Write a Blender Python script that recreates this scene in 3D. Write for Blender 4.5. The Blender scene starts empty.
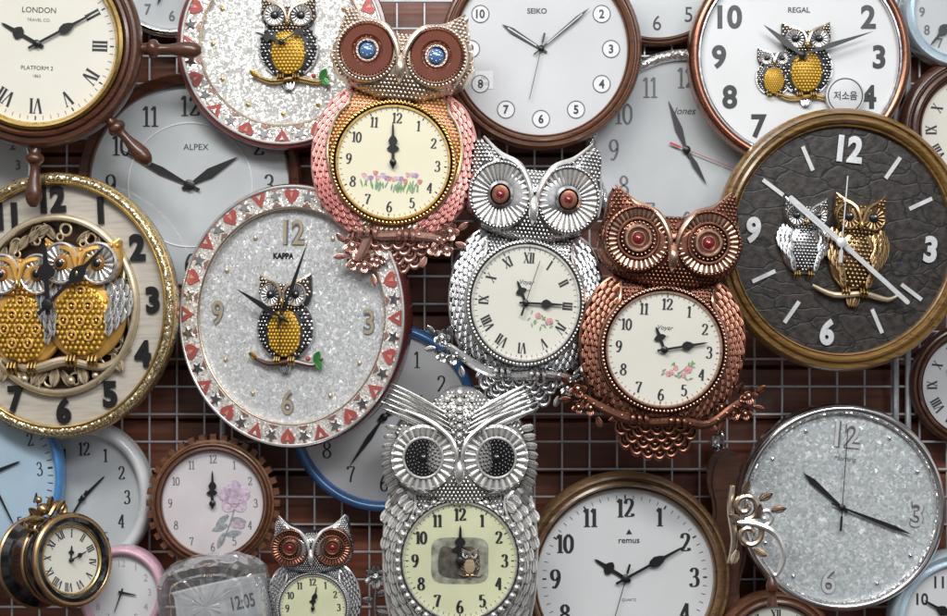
import bpy, math, random
from mathutils import Matrix, Vector
from math import sin, cos, pi, radians, sqrt, atan2, hypot
random.seed(7)
S=0.0016; D=2.6; Z0=1.5
COL=bpy.context.scene.collection

# ------------------------------------------------------------ materials
def newmat(name):
    m=bpy.data.materials.new(name); m.use_nodes=True
    nt=m.node_tree; return m,nt,nt.nodes['Principled BSDF']
def c4(c): return (c[0],c[1],c[2],1)
def objco(nt):
    t=nt.nodes.new('ShaderNodeTexCoord'); return t.outputs['Object']
def noise(nt,co,scale,detail=4,stretch=None):
    if stretch:
        mp=nt.nodes.new('ShaderNodeMapping'); mp.inputs['Scale'].default_value=stretch
        nt.links.new(co,mp.inputs['Vector']); co=mp.outputs['Vector']
    n=nt.nodes.new('ShaderNodeTexNoise'); n.inputs['Scale'].default_value=scale; n.inputs['Detail'].default_value=detail
    nt.links.new(co,n.inputs['Vector']); return n.outputs['Fac']
def ramp(nt,fac,stops):
    r=nt.nodes.new('ShaderNodeValToRGB'); el=r.color_ramp.elements
    while len(el)<len(stops): el.new(0.5)
    for i,(p,c) in enumerate(stops): el[i].position=p; el[i].color=c4(c)
    nt.links.new(fac,r.inputs['Fac']); return r.outputs['Color']
def mix(nt,fac,a,b):
    m=nt.nodes.new('ShaderNodeMix'); m.data_type='RGBA'
    if isinstance(fac,(int,float)): m.inputs[0].default_value=fac
    else: nt.links.new(fac,m.inputs[0])
    for i,x in ((6,a),(7,b)):
        if isinstance(x,tuple): m.inputs[i].default_value=c4(x)
        else: nt.links.new(x,m.inputs[i])
    return m.outputs[2]
def bump(nt,b,h,strength,dist):
    n=nt.nodes.new('ShaderNodeBump'); n.inputs['Strength'].default_value=strength; n.inputs['Distance'].default_value=dist
    nt.links.new(h,n.inputs['Height']); nt.links.new(n.outputs['Normal'],b.inputs['Normal'])
def facet(nt,b,col,amt):
    g=nt.nodes.new('ShaderNodeNewGeometry')
    a=nt.nodes.new('ShaderNodeVectorMath'); a.operation='SUBTRACT'; a.inputs[1].default_value=(.5,.5,.5); nt.links.new(col,a.inputs[0])
    m=nt.nodes.new('ShaderNodeVectorMath'); m.operation='MULTIPLY_ADD'; m.inputs[1].default_value=(amt,amt*.4,amt); nt.links.new(a.outputs[0],m.inputs[0]); nt.links.new(g.outputs['Normal'],m.inputs[2])
    n=nt.nodes.new('ShaderNodeVectorMath'); n.operation='NORMALIZE'; nt.links.new(m.outputs[0],n.inputs[0]); nt.links.new(n.outputs[0],b.inputs['Normal'])
def pm(name,col,metal=0,rough=.5,coat=0,var=.12,vs=.06,ao=None,bp=None,aod=.006):
    m,nt,b=newmat(name); co=objco(nt)
    b.inputs['Metallic'].default_value=metal; b.inputs['Roughness'].default_value=rough
    b.inputs['Coat Weight'].default_value=coat; b.inputs['Coat Roughness'].default_value=.06
    n=noise(nt,co,vs)
    lo=tuple(x*(1-var) for x in col); hi=tuple(min(1,x*(1+var)) for x in col)
    c=ramp(nt,n,[(.3,lo),(.7,hi)])
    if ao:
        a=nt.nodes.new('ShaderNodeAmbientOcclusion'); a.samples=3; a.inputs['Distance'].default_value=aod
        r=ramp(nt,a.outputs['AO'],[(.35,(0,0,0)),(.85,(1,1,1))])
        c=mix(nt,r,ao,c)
    nt.links.new(c,b.inputs['Base Color'])
    if metal>0 or rough<.5:
        n2=noise(nt,co,vs*4)
        mr=nt.nodes.new('ShaderNodeMapRange'); mr.inputs['To Min'].default_value=max(.03,rough-.1); mr.inputs['To Max'].default_value=rough+.12
        nt.links.new(n2,mr.inputs['Value']); nt.links.new(mr.outputs['Result'],b.inputs['Roughness'])
    if bp: bump(nt,b,noise(nt,co,bp[0],3),bp[1],bp[2])
    return m
def wood(name,a,bcol,rough=.35,coat=.4,st=(.02,.25,.25)):
    m,nt,b=newmat(name); co=objco(nt)
    n=noise(nt,co,1,6,st); c=ramp(nt,n,[(.3,a),(.55,bcol),(.75,a)])
    nt.links.new(c,b.inputs['Base Color']); b.inputs['Roughness'].default_value=rough
    b.inputs['Coat Weight'].default_value=coat; b.inputs['Coat Roughness'].default_value=.15
    bump(nt,b,n,.25,.001); return m
def voro(nt,co,scale,feat='F1'):
    v=nt.nodes.new('ShaderNodeTexVoronoi'); v.feature=feat; v.inputs['Scale'].default_value=scale
    nt.links.new(co,v.inputs['Vector']); return v
def ice(name,lo,mid,hi,sc=.5):
    m,nt,b=newmat(name); co=objco(nt)
    nz=nt.nodes.new('ShaderNodeTexNoise'); nz.inputs['Scale'].default_value=.25; nz.inputs['Detail'].default_value=3; nt.links.new(co,nz.inputs['Vector'])
    va=nt.nodes.new('ShaderNodeVectorMath'); va.operation='MULTIPLY_ADD'; va.inputs[1].default_value=(8,8,8)
    nt.links.new(nz.outputs['Color'],va.inputs[0]); nt.links.new(co,va.inputs[2]); cw=va.outputs[0]
    v=voro(nt,cw,sc); v2=voro(nt,cw,sc*.45)
    s=nt.nodes.new('ShaderNodeSeparateColor'); nt.links.new(v.outputs['Color'],s.inputs[0])
    s2=nt.nodes.new('ShaderNodeSeparateColor'); nt.links.new(v2.outputs['Color'],s2.inputs[0])
    c1=ramp(nt,s.outputs[0],[(0,lo),(.35,mid),(.93,mid),(.95,hi)])
    c2=ramp(nt,s2.outputs[0],[(0,mid),(.95,mid),(.965,hi)])
    c=mix(nt,.45,c1,c2)
    nt.links.new(c,b.inputs['Base Color']); b.inputs['Roughness'].default_value=.25
    b.inputs['Metallic'].default_value=.12
    facet(nt,b,v.outputs['Color'],.5)
    b.inputs['Specular IOR Level'].default_value=.8
    return m
def glitter(name,a,bb,sc=.9,metal=.8):
    m,nt,b=newmat(name); co=objco(nt); v=voro(nt,co,sc)
    s=nt.nodes.new('ShaderNodeSeparateColor'); nt.links.new(v.outputs['Color'],s.inputs[0])
    nt.links.new(ramp(nt,s.outputs[0],[(0,a),(1,bb)]),b.inputs['Base Color'])
    b.inputs['Metallic'].default_value=metal; b.inputs['Roughness'].default_value=.2
    facet(nt,b,v.outputs['Color'],.6); return m
def crackle(name):
    m,nt,b=newmat(name); co=objco(nt)
    mp=nt.nodes.new('ShaderNodeMapping'); mp.inputs['Scale'].default_value=(.7,1.6,1); nt.links.new(co,mp.inputs['Vector'])
    nz=nt.nodes.new('ShaderNodeTexNoise'); nz.inputs['Scale'].default_value=.05; nt.links.new(co,nz.inputs['Vector'])
    va=nt.nodes.new('ShaderNodeVectorMath'); va.operation='MULTIPLY_ADD'; va.inputs[1].default_value=(14,14,14)
    nt.links.new(nz.outputs['Color'],va.inputs[0]); nt.links.new(mp.outputs[0],va.inputs[2])
    v=voro(nt,va.outputs[0],.035,'DISTANCE_TO_EDGE')
    n=noise(nt,co,.14,7)
    c=ramp(nt,n,[(.35,(.012,.009,.008)),(.65,(.05,.04,.035))])
    e=ramp(nt,v.outputs['Distance'],[(0,(1,1,1)),(.05,(0,0,0))])
    nt.links.new(mix(nt,e,c,(.005,.004,.0035)),b.inputs['Base Color'])
    b.inputs['Roughness'].default_value=.42
    mh=ramp(nt,v.outputs['Distance'],[(0,(0,0,0)),(.05,(.7,.7,.7))])
    hh=mix(nt,.5,mh,ramp(nt,n,[(.2,(0,0,0)),(.8,(1,1,1))]))
    bump(nt,b,hh,.4,.002); return m

M={}
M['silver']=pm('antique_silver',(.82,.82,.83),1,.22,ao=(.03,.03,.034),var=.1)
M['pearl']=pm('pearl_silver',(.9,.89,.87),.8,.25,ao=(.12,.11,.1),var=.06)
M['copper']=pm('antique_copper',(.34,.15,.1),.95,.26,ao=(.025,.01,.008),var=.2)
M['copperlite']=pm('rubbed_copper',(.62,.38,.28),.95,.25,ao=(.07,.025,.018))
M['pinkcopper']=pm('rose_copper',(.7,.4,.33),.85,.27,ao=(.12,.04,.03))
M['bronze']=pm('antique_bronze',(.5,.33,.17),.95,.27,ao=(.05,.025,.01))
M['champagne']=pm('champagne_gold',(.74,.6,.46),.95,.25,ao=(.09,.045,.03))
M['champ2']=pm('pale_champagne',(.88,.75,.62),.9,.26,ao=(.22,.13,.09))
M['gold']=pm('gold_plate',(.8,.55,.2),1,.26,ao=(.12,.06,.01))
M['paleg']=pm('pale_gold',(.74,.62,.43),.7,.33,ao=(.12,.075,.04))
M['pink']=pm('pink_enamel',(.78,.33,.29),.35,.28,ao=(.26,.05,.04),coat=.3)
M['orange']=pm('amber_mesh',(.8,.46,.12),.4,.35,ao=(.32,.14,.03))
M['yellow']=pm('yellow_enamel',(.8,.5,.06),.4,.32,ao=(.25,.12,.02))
M['chrome']=pm('chrome',(.82,.82,.84),1,.12)
M['satin']=pm('satin_silver_white',(.8,.81,.83),.35,.25,.3)
M['steelwhite']=pm('white_plastic',(.75,.76,.78),0,.25,.3,var=.03)
M['sticker']=pm('sticker_paper',(.6,.61,.63),0,.4)
M['white']=pm('white_dial',(.72,.735,.75),0,.5,.45,var=.05,vs=.01)
M['white2']=pm('grey_white_dial',(.58,.59,.61),0,.45,.5,var=.07,vs=.012)
M['cool']=pm('cool_dial',(.5,.53,.55),0,.45,.5,var=.12,vs=.012)
M['cream']=pm('cream_dial',(.78,.74,.56),0,.5,.3,var=.03,vs=.012)
M['creamy']=pm('ivory_dial',(.72,.7,.63),0,.5,.3,var=.04,vs=.012)
M['green']=pm('pale_green_dial',(.68,.69,.46),0,.5,.3,var=.08,vs=.02)
M['pinkdial']=pm('blush_dial',(.64,.6,.62),0,.5,.3,var=.08,vs=.025)
M['bluedial']=pm('light_blue_dial',(.42,.56,.68),0,.45,.4,var=.1,vs=.015)
M['photo']=pm('printed_scene',(.3,.3,.24),0,.5,var=.6,vs=.09)
M['photo2']=pm('printed_scene_dark',(.09,.08,.065),0,.5,var=.6,vs=.15)
M['black']=pm('black_paint',(.012,.012,.014),0,.35)
M['dark']=pm('dark_ink',(.025,.025,.03),0,.5)
M['grey']=pm('grey_ink',(.14,.14,.16),0,.5)
M['amber']=pm('amber_glass',(.3,.13,.03),0,.1,.8)
M['bluegloss']=pm('blue_plastic',(.04,.16,.42),0,.22,.4)
M['ltblue']=pm('sky_blue_plastic',(.08,.28,.62),0,.22,.4)
M['pinkpl']=pm('pink_plastic',(.66,.4,.5),0,.25,.3)
M['red']=pm('red_gem',(.22,.006,.012),0,.06,1)
M['redpaint']=pm('red_paint',(.55,.05,.04),0,.3)
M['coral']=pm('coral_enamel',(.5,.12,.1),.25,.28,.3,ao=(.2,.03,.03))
M['burg']=pm('burgundy_lacquer',(.13,.025,.025),0,.25,.5)
M['bgem']=pm('blue_gem',(.1,.22,.5),.3,.08,1)
M['brgloss']=pm('brown_gloss',(.16,.035,.014),.3,.12,.8)
M['blackgl']=pm('black_gloss',(.008,.008,.01),0,.1,.8)
M['wdark']=wood('dark_walnut',(.035,.012,.007),(.1,.035,.018))
M['wpanel']=wood('dark_brown_panel',(.02,.009,.005),(.06,.025,.013))  # dark brown wood of the inner disc behind the carved ring
M['wbrown']=wood('brown_wood',(.075,.026,.012),(.16,.06,.025))
M['wgold']=wood('gilded_wood',(.1,.052,.014),(.27,.15,.045),.28)
M['wantique']=wood('antique_wood_rim',(.09,.045,.02),(.22,.12,.055),.3)
M['wtan']=wood('tan_wood',(.36,.25,.15),(.55,.42,.28))
M['wpale']=wood('pale_cream_wood',(.43,.39,.33),(.55,.51,.45))
M['rose']=pm('rose_print',(.62,.25,.25),0,.5,var=.3,vs=.3)
M['rosepale']=pm('pale_rose_print',(.72,.42,.42),0,.5,var=.3,vs=.3)
M['mauve']=pm('mauve_print',(.5,.38,.47),0,.5,var=.3,vs=.3)
M['lav']=pm('lavender_print',(.58,.47,.58),0,.5,var=.3,vs=.2)
M['leaf']=pm('leaf_print',(.2,.36,.16),0,.5,var=.3,vs=.3)
M['leafg']=pm('leaf_enamel',(.05,.25,.06),.2,.3)
M['leafgrey']=pm('grey_leaf_print',(.3,.33,.34),0,.5,var=.3,vs=.3)
M['violet']=pm('violet_print',(.42,.27,.5),0,.5,var=.3,vs=.3)
M['ice']=ice('crushed_crystal',(.42,.43,.44),(.6,.61,.62),(1,1,1))
M['ice2']=ice('crushed_crystal_cool',(.4,.43,.44),(.56,.6,.62),(1,1,1),.42)
M['icewarm']=ice('crushed_crystal_warm',(.46,.45,.43),(.63,.63,.61),(1,1,1),.5)
M['glit']=glitter('silver_glitter',(.45,.45,.46),(1,1,1),.6)
M['glitgold']=glitter('gold_glitter',(.3,.21,.09),(1,.85,.55),.6)
M['glitwhite']=glitter('pearl_glitter',(.62,.58,.54),(.95,.92,.88),.6,.35)
M['crackle']=crackle('dark_crackled_leather')
M['lightblueband']=pm('pale_blue_lacquer',(.6,.72,.8),.3,.2,.4)

# ------------------------------------------------------------ geometry
def catmull(P,closed=True,n=6):
    out=[]; N=len(P); dim=len(P[0])
    rng=range(N) if closed else range(N-1)
    for i in rng:
        if closed: p=[P[(i-1)%N],P[i],P[(i+1)%N],P[(i+2)%N]]
        else: p=[P[max(i-1,0)],P[i],P[i+1],P[min(i+2,N-1)]]
        for j in range(n):
            t=j/n
            out.append(tuple(.5*(2*p[1][d]+(p[2][d]-p[0][d])*t+(2*p[0][d]-5*p[1][d]+4*p[2][d]-p[3][d])*t*t+(-p[0][d]+3*p[1][d]-3*p[2][d]+p[3][d])*t**3) for d in range(dim)))
    if not closed: out.append(tuple(P[-1]))
    return out
def sym(h):
    return list(h)+[(-x,y) for x,y in reversed(h) if abs(x)>1e-6]
_tc={}
def textgeo(s,off=0,ext=0,shear=0):
    k=(s,off,ext,shear)
    if k in _tc: return _tc[k]
    cu=bpy.data.curves.new('t','FONT'); cu.body=s; cu.size=1; cu.offset=off; cu.resolution_u=4; cu.extrude=ext; cu.shear=shear
    ob=bpy.data.objects.new('t',cu); COL.objects.link(ob); bpy.context.view_layer.update()
    dg=bpy.context.evaluated_depsgraph_get(); oe=ob.evaluated_get(dg); me=oe.to_mesh()
    vs=[tuple(v.co) for v in me.vertices]; fs=[tuple(p.vertices) for p in me.polygons]
    oe.to_mesh_clear(); bpy.data.objects.remove(ob); bpy.data.curves.remove(cu)
    if vs:
        xs=[v[0] for v in vs]; ys=[v[1] for v in vs]
        cx=(min(xs)+max(xs))/2; cy=(min(ys)+max(ys))/2; h=max(ys)-min(ys) or 1
        vs=[((v[0]-cx)/h,(v[1]-cy)/h,v[2]/h) for v in vs]
    _tc[k]=(vs,fs); return _tc[k]
DIG={
'0':[[(.3,1),(.1,.8),(.06,.5),(.1,.2),(.3,0),(.5,.2),(.54,.5),(.5,.8),(.3,1)]],
'1':[[(.12,.82),(.3,1)],[(.32,1),(.32,.5),(.32,0)],[(.12,.02),(.52,.02)]],
'2':[[(.08,.75),(.14,.93),(.32,1),(.5,.9),(.52,.7),(.35,.4),(.07,.04)],[(.07,.05),(.56,.05)],[(.56,.05),(.57,.2)]],
'3':[[(.08,.82),(.18,.97),(.34,1),(.48,.88),(.47,.66),(.33,.54),(.2,.53)],[(.2,.53),(.42,.5),(.54,.33),(.5,.1),(.33,0),(.14,.02),(.06,.16)]],
'4':[[(.42,0),(.42,.5),(.42,1)],[(.42,1),(.04,.3)],[(.04,.3),(.58,.3)],[(.28,.02),(.56,.02)]],
'5':[[(.52,.97),(.15,.97)],[(.15,.97),(.12,.55)],[(.12,.55),(.3,.63),(.5,.53),(.55,.3),(.45,.06),(.25,0),(.06,.12)]],
'6':[[(.5,.93),(.33,.98),(.14,.7),(.07,.4),(.12,.12),(.3,0),(.5,.1),(.54,.33),(.44,.52),(.28,.56),(.12,.42)]],
'7':[[(.06,.8),(.07,.97)],[(.06,.96),(.56,.96)],[(.56,.96),(.4,.6),(.3,.3),(.26,0)]],
'8':[[(.3,.54),(.48,.65),(.5,.85),(.3,1),(.12,.86),(.14,.66),(.3,.54),(.52,.4),(.54,.14),(.3,0),(.07,.14),(.08,.4),(.3,.54)]],
}
DIG['9']=[[(.6-x,1-y) for x,y in st] for st in DIG['6']]
class MB:
    def __init__(s): s.v=[];s.f=[];s.m=[];s.mats=[]; s.zz=0
    def mi(s,mat):
        mat=M[mat] if isinstance(mat,str) else mat
        if mat not in s.mats: s.mats.append(mat)
        return s.mats.index(mat)
    def add(s,vs,fs,mat):
        o=len(s.v); i=s.mi(mat); s.v+=vs
        for f in fs: s.f.append(tuple(a+o for a in f)); s.m.append(i)
    def rows(s,R,mat,close=True):
        n=len(R[0]); vs=[p for r in R for p in r]; fs=[]
        for i in range(len(R)-1):
            for j in range(n if close else n-1):
                a=i*n+j;b=i*n+(j+1)%n; fs.append((a,b,b+n,a+n))
        s.add(vs,fs,mat)
    def lathe(s,prof,mat,x=0,y=0,n=96,sx=1,sy=1):
        s.rows([[(x+r*sx*cos(2*pi*j/n),y+r*sy*sin(2*pi*j/n),z) for j in range(n)] for r,z in prof],mat)
    def disc(s,x,y,z,r,mat,n=64,sx=1,sy=1):
        s.add([(x+r*sx*cos(2*pi*j/n),y+r*sy*sin(2*pi*j/n),z) for j in range(n)],[tuple(range(n))],mat)
    def ribs(s,x,y,r0,r1,z0,z1,n,amp,mat,m=3):
        R=[]
        for i in range(m+1):
            t=i/m; r=r0+(r1-r0)*t; R.append([(x+r*cos(2*pi*j/(n*4)),y+r*sin(2*pi*j/(n*4)),z0+(z1-z0)*t+amp*[0,.8,1,.8][j%4]) for j in range(n*4)])
        s.rows(R,mat)
    def prism(s,P,z,th,mat):
        n=len(P); vs=[(p[0],p[1],z+th) for p in P]+[(p[0],p[1],z) for p in P]
        s.add(vs,[tuple(range(n))]+[(i,(i+1)%n,(i+1)%n+n,i+n) for i in range(n)],mat)
    def bead(s,x,y,z,r,mat,n=8,hz=1):
        s.rows([[(x+r*q*cos(2*pi*j/n),y+r*q*sin(2*pi*j/n),z+r*w*hz) for j in range(n)] for q,w in ((1,-.3),(.95,.3),(.66,.75),(.02,1))],mat)
    def ball(s,x,y,z,r,mat,n=16,sx=1,sy=1,sz=1):
        s.rows([[(x+r*sx*sin(pi*i/8+.001)*cos(2*pi*j/n),y+r*sy*sin(pi*i/8+.001)*sin(2*pi*j/n),z+r*sz*cos(pi*i/8)) for j in range(n)] for i in range(9)],mat)
    def tube(s,P,rad,mat,n=8,sub=5):
        if not isinstance(rad,(list,tuple)): rad=[rad]*len(P)
        Q=catmull([tuple(p)+(r,) for p,r in zip(P,rad)],False,sub) if sub>1 else [tuple(p)+(r,) for p,r in zip(P,rad)]
        R=[]
        for i,q in enumerate(Q):
            a=Vector(Q[max(0,i-1)][:3]); b=Vector(Q[min(len(Q)-1,i+1)][:3]); t=(b-a)
            if t.length<1e-6: t=Vector((1,0,0))
            t.normalize(); up=Vector((0,0,1)) if abs(t.z)<.9 else Vector((0,1,0))
            u=t.cross(up).normalized(); w=u.cross(t)
            R.append([tuple(Vector(q[:3])+q[3]*(u*cos(2*pi*j/n)+w*sin(2*pi*j/n))) for j in range(n)])
        R.insert(0,[tuple(Q[0][:3])]*n); R.append([tuple(Q[-1][:3])]*n)
        s.rows(R,mat)
    def ring(s,x,y,z,R,r,mat,n=64,sy=1,sx=1):
        s.lathe([(R+r*cos(2*pi*k/10),z+r*sin(2*pi*k/10)) for k in range(11)],mat,x,y,n,sx,sy)
    def feather(s,x,y,z,L,W,ang,mat,th=1.6,lift=3,kind=0):
        a=radians(ang); ux,uy=sin(a),cos(a); vx,vy=cos(a),-sin(a)
        ts=[0,.2,.45,.7,.87,.96,1]
        ws=[[.55,.85,1,.95,.7,.42,.05],[.35,.75,1,.85,.5,.25,.03],[.6,.8,.9,1,.95,.7,.1]][kind]
        R=[]
        for t,w in zip(ts,ws):
            row=[]
            for v,hh in ((-1,-1.5),(-.92,.9),(-.62,1),(-.4,.35),(-.12,.4),(0,1.15),(.12,.4),(.4,.35),(.62,1),(.92,.9),(1,-1.5)):
                e=1 if t<.97 else .6
                px=x+ux*L*t+vx*v*w*W/2; py=y+uy*L*t+vy*v*w*W/2
                row.append((px,py,z+th*hh*e+lift*t))
            R.append(row)
        R.append([(p[0],p[1],p[2]-th-lift) for p in R[-1]])
        s.rows(R,mat,False)
    def text(s,t,x,y,h,mat,z=.4,ang=0,off=0,sx=1,th=0,shear=0):
        vs,fs=textgeo(t,off,(th/h*.35 if th else 0),shear)
        a=radians(ang); ca,sa=cos(a),sin(a)
        s.add([(x+(vx*sx*ca+vy*sa)*h,y+(-vx*sx*sa+vy*ca)*h,z+vz*h) for vx,vy,vz in vs],fs,mat)
    def stroke(s,P,x,y,h,ang,mat,z,thick,thin,w=.6):
        if len(P)>2: P=catmull(P,False,6)
        a=radians(ang); ca,sa=cos(a),sin(a); s.zz+=.02; z=z+(s.zz%.3)
        L=[];R=[]
        for i,p in enumerate(P):
            q0=P[max(0,i-1)];q1=P[min(len(P)-1,i+1)]; dx,dy=q1[0]-q0[0],q1[1]-q0[1]; l=hypot(dx,dy) or 1
            dx/=l;dy/=l; wd=(thin+(thick-thin)*abs(dy)**1.5)/2
            for o,sgn in ((L,1),(R,-1)):
                X=(p[0]-w/2-dy*wd*sgn)*h; Y=(p[1]-.5+dx*wd*sgn)*h
                o.append((x+X*ca+Y*sa,y-X*sa+Y*ca,z))
        s.rows([L,R],mat,False)
    def nib(s,t,x,y,h,mat,z=.4,ang=0,thick=.17,thin=.06,sq=1):
        n=len(t); a=radians(ang); adv=[(.48 if c=='1' else .64) for c in t]; tot=sum(adv); cur=-tot/2
        for c,ad in zip(t,adv):
            ox=(cur+ad/2)*h*sq; cur+=ad
            for st in DIG[c]: s.stroke([((p[0]-.3)*sq+.3,p[1]) for p in st],x+ox*cos(a),y-ox*sin(a),h,ang,mat,z,thick,thin)
    def roman(s,t,x,y,h,mat,z=.4,ang=0,bold=.15):
        W={'I':.26,'V':.6,'X':.6}; tot=sum(W[c] for c in t); cur=-tot/2; a=radians(ang)
        for c in t:
            w=W[c]; ox=(cur+w/2)*h; cur+=w; X=x+ox*cos(a); Y=y-ox*sin(a)
            def st(P,th): s.stroke(P,X,Y,h,ang,mat,z,th,th)
            if c=='I': st([(.3,0),(.3,1)],bold); st([(.18,.02),(.42,.02)],.04); st([(.18,.98),(.42,.98)],.04)
            if c=='V': st([(.08,1),(.3,0)],bold); st([(.54,1),(.32,0)],.06); st([(0,.98),(.2,.98)],.04); st([(.42,.98),(.62,.98)],.04)
            if c=='X': st([(.08,1),(.52,0)],bold); st([(.52,1),(.08,0)],.06); st([(0,.98),(.2,.98)],.04); st([(.4,.98),(.6,.98)],.04); st([(0,.02),(.2,.02)],.04); st([(.4,.02),(.6,.02)],.04)
    def ticks(s,r0,r1,mat,z=.35,n=60,w=.7,wb=1.6,rb=None,skip=None):
        for i in range(n):
            a=2*pi*i/n; big=(i%5==0) if n==60 else False
            ww=(wb if big else w)/2; ra=(rb if (rb and big) else r0)
            c,d=cos(a),sin(a)
            s.add([(ra*c-ww*d,ra*d+ww*c,z),(ra*c+ww*d,ra*d-ww*c,z),(r1*c+ww*d,r1*d-ww*c,z),(r1*c-ww*d,r1*d+ww*c,z)],[(0,1,2,3)],mat)
class Puff:
    def __init__(s,pts,c,z0,H,k=2.2,n=200):
        P=catmull(pts,True,8); s.c=c;s.z0=z0;s.H=H;s.k=k;s.n=n; s.R=[]
        for i in range(n):
            a=2*pi*i/n; dx,dy=cos(a),sin(a); best=1
            for j in range(len(P)):
                x1,y1=P[j][0]-c[0],P[j][1]-c[1]; q=P[(j+1)%len(P)]; x2,y2=q[0]-c[0],q[1]-c[1]
                d1=x1*dy-y1*dx; d2=x2*dy-y2*dx
                if d1*d2<=0 and d1!=d2:
                    t=d1/(d1-d2); X=x1+(x2-x1)*t; Y=y1+(y2-y1)*t; r=X*dx+Y*dy
                    if r>best: best=r
            s.R.append(best)
    def rad(s,th):
        f=(th%(2*pi))/(2*pi)*s.n; i=int(f)%s.n; g=f-int(f); return s.R[i]*(1-g)+s.R[(i+1)%s.n]*g
    def t(s,x,y):
        dx,dy=x-s.c[0],y-s.c[1]; return hypot(dx,dy)/s.rad(atan2(dy,dx))
    def h(s,x,y):
        t=min(1,s.t(x,y)); return s.z0+s.H*(max(0,1-t**s.k))**(1/s.k)
    def mesh(s,mb,mat,back=-10):
        rows=[]
        ts=[1,.985,.95,.9,.82,.72,.6,.45,.3,.15,.01]
        rows.append([(s.c[0]+s.R[i]*cos(2*pi*i/s.n),s.c[1]+s.R[i]*sin(2*pi*i/s.n),back) for i in range(s.n)])
        for t in ts:
            z=s.z0+s.H*(max(0,1-t**s.k))**(1/s.k)
            rows.append([(s.c[0]+t*s.R[i]*cos(2*pi*i/s.n),s.c[1]+t*s.R[i]*sin(2*pi*i/s.n),z) for i in range(s.n)])
        mb.rows(rows,mat)
        mb.add([p for p in rows[0]],[tuple(range(s.n))],mat)

class Thing:
    def __init__(s,name,label,cat,px,py,d,yaw=0,pitch=0,roll=0,sx=1,sy=1,group=None,k=1):
        f=(D-d)/D; e=bpy.data.objects.new(name,None); COL.objects.link(e); e.empty_display_size=.01
        q=S*f*k
        e.matrix_world=Matrix.Translation(((px-473.5)*S*f,-d,Z0+(308-py)*S*f))@Matrix.Rotation(radians(yaw),4,'Z')@Matrix.Rotation(radians(90+pitch),4,'X')@Matrix.Rotation(radians(-roll),4,'Z')@Matrix.Diagonal((q*sx,q*sy,q,1))
        e['label']=label; e['category']=cat
        if group: e['group']=group
        s.e=e; s.roll=roll
    def put(s,mb,name,parent=None,label=None,ang=35):
        me=bpy.data.meshes.new(name); me.from_pydata(mb.v,[],mb.f)
        for m in mb.mats: me.materials.append(m)
        me.polygons.foreach_set('material_index',mb.m); me.polygons.foreach_set('use_smooth',[True]*len(mb.f))
        me.set_sharp_from_angle(angle=radians(ang)); me.update()
        o=bpy.data.objects.new(name,me); COL.objects.link(o); o.parent=parent or s.e
        if label: o['label']=label
        return o
    def hand(s,name,ang,L,w,style,z,mat,inner=None,tail=None,x=0,y=0):
        a=radians(ang-s.roll)
        H={'spade':[(.5,-.16),(.5,.4),(1.5,.44),(2.1,.52),(1.5,.6),(.6,.66),(.5,.75),(.4,.9),(.02,1)],
           'taper':[(.9,-.2),(.75,.05),(.35,.9),(.02,1)],
           'leaf':[(.4,-.15),(.4,.08),(1.1,.42),(.8,.6),(.3,.88),(.02,1)],
           'stick':[(.5,-.2),(.5,.98),(.3,1)],
           'second':[(1.2,-.3),(1.2,-.12),(.4,-.1),(.35,1)],
           'sword':[(.35,-.15),(.5,.1),(1,.75),(.02,1)]}[style]
        P=[(w*p,L*q) for p,q in H]; P=P+[(-p,q) for p,q in reversed(P)]
        tr=lambda P:[(x+p*cos(a)+q*sin(a),y-p*sin(a)+q*cos(a)) for p,q in P]
        mb=MB(); mb.prism(tr(P),z,.7,mat)
        if inner:
            mb.prism(tr([(w*.18,L*.12),(w*.18,L*.85),(-w*.18,L*.85),(-w*.18,L*.12)]),z+.72,.15,inner)
        s.put(mb,name)
    def hands(s,h,m,sec=None,Lh=30,Lm=45,Ls=50,w=3,style='spade',z=2,mat='black',smat='black',inner=None,x=0,y=0,hub=None):
        s.hand('hour_hand',h,Lh,w*1.15,style,z,mat,inner,x=x,y=y)
        s.hand('minute_hand',m,Lm,w*.85,style,z+1.3,mat,inner,x=x,y=y)
        if sec is not None: s.hand('second_hand',sec,Ls,max(.9,w*.3),'second',z+2.6,smat,x=x,y=y)
        mb=MB(); mb.lathe([(hub or w*1.3,z-1),(hub or w*1.3,z+3.4),((hub or w*1.3)*.6,z+4.2),(.02,z+4.3)],mat,x,y,20); s.put(mb,'hand_hub')

def rimprof(R,r,h,style,back):
    w=R-r
    if style=='round': return [(R-.2*w,-back),(R,-back*.8)]+[(r+w/2+w/2*cos(pi*k/12),h*sin(pi*k/12)) for k in range(13)]+[(r,-1.5)]
    if style=='flat': return [(R-1,-back),(R,-back+1),(R,h-1.5),(R-1.5,h),(r+1.2,h),(r,h-1.2),(r,-1.5)]
    if style=='slope': return [(R-1,-back),(R,-back+1),(R,h*.2),(R-w*.1,h*.75),(R-w*.2,h),(R-w*.32,h*.85),(r+w*.2,h*.45),(r+w*.14,h*.75),(r+.03*w,h*.6),(r,-1.5)]
    return [(R-.25*w,-back),(R-.05*w,-back*.7),(R,-back*.3),(R,0),(R-.08*w,h*.5),(R-.2*w,h*.8),(R-.33*w,h*.85),(R-.4*w,h*.5),(R-.46*w,h*.5),(R-.55*w,h*.9),(R-.68*w,h),(R-.8*w,h*.8),(r+.12*w,h*.35),(r+.1*w,h*.6),(r+.02*w,h*.5),(r,-1.5)]
GC='wall clocks hung on a display rack'
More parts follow.
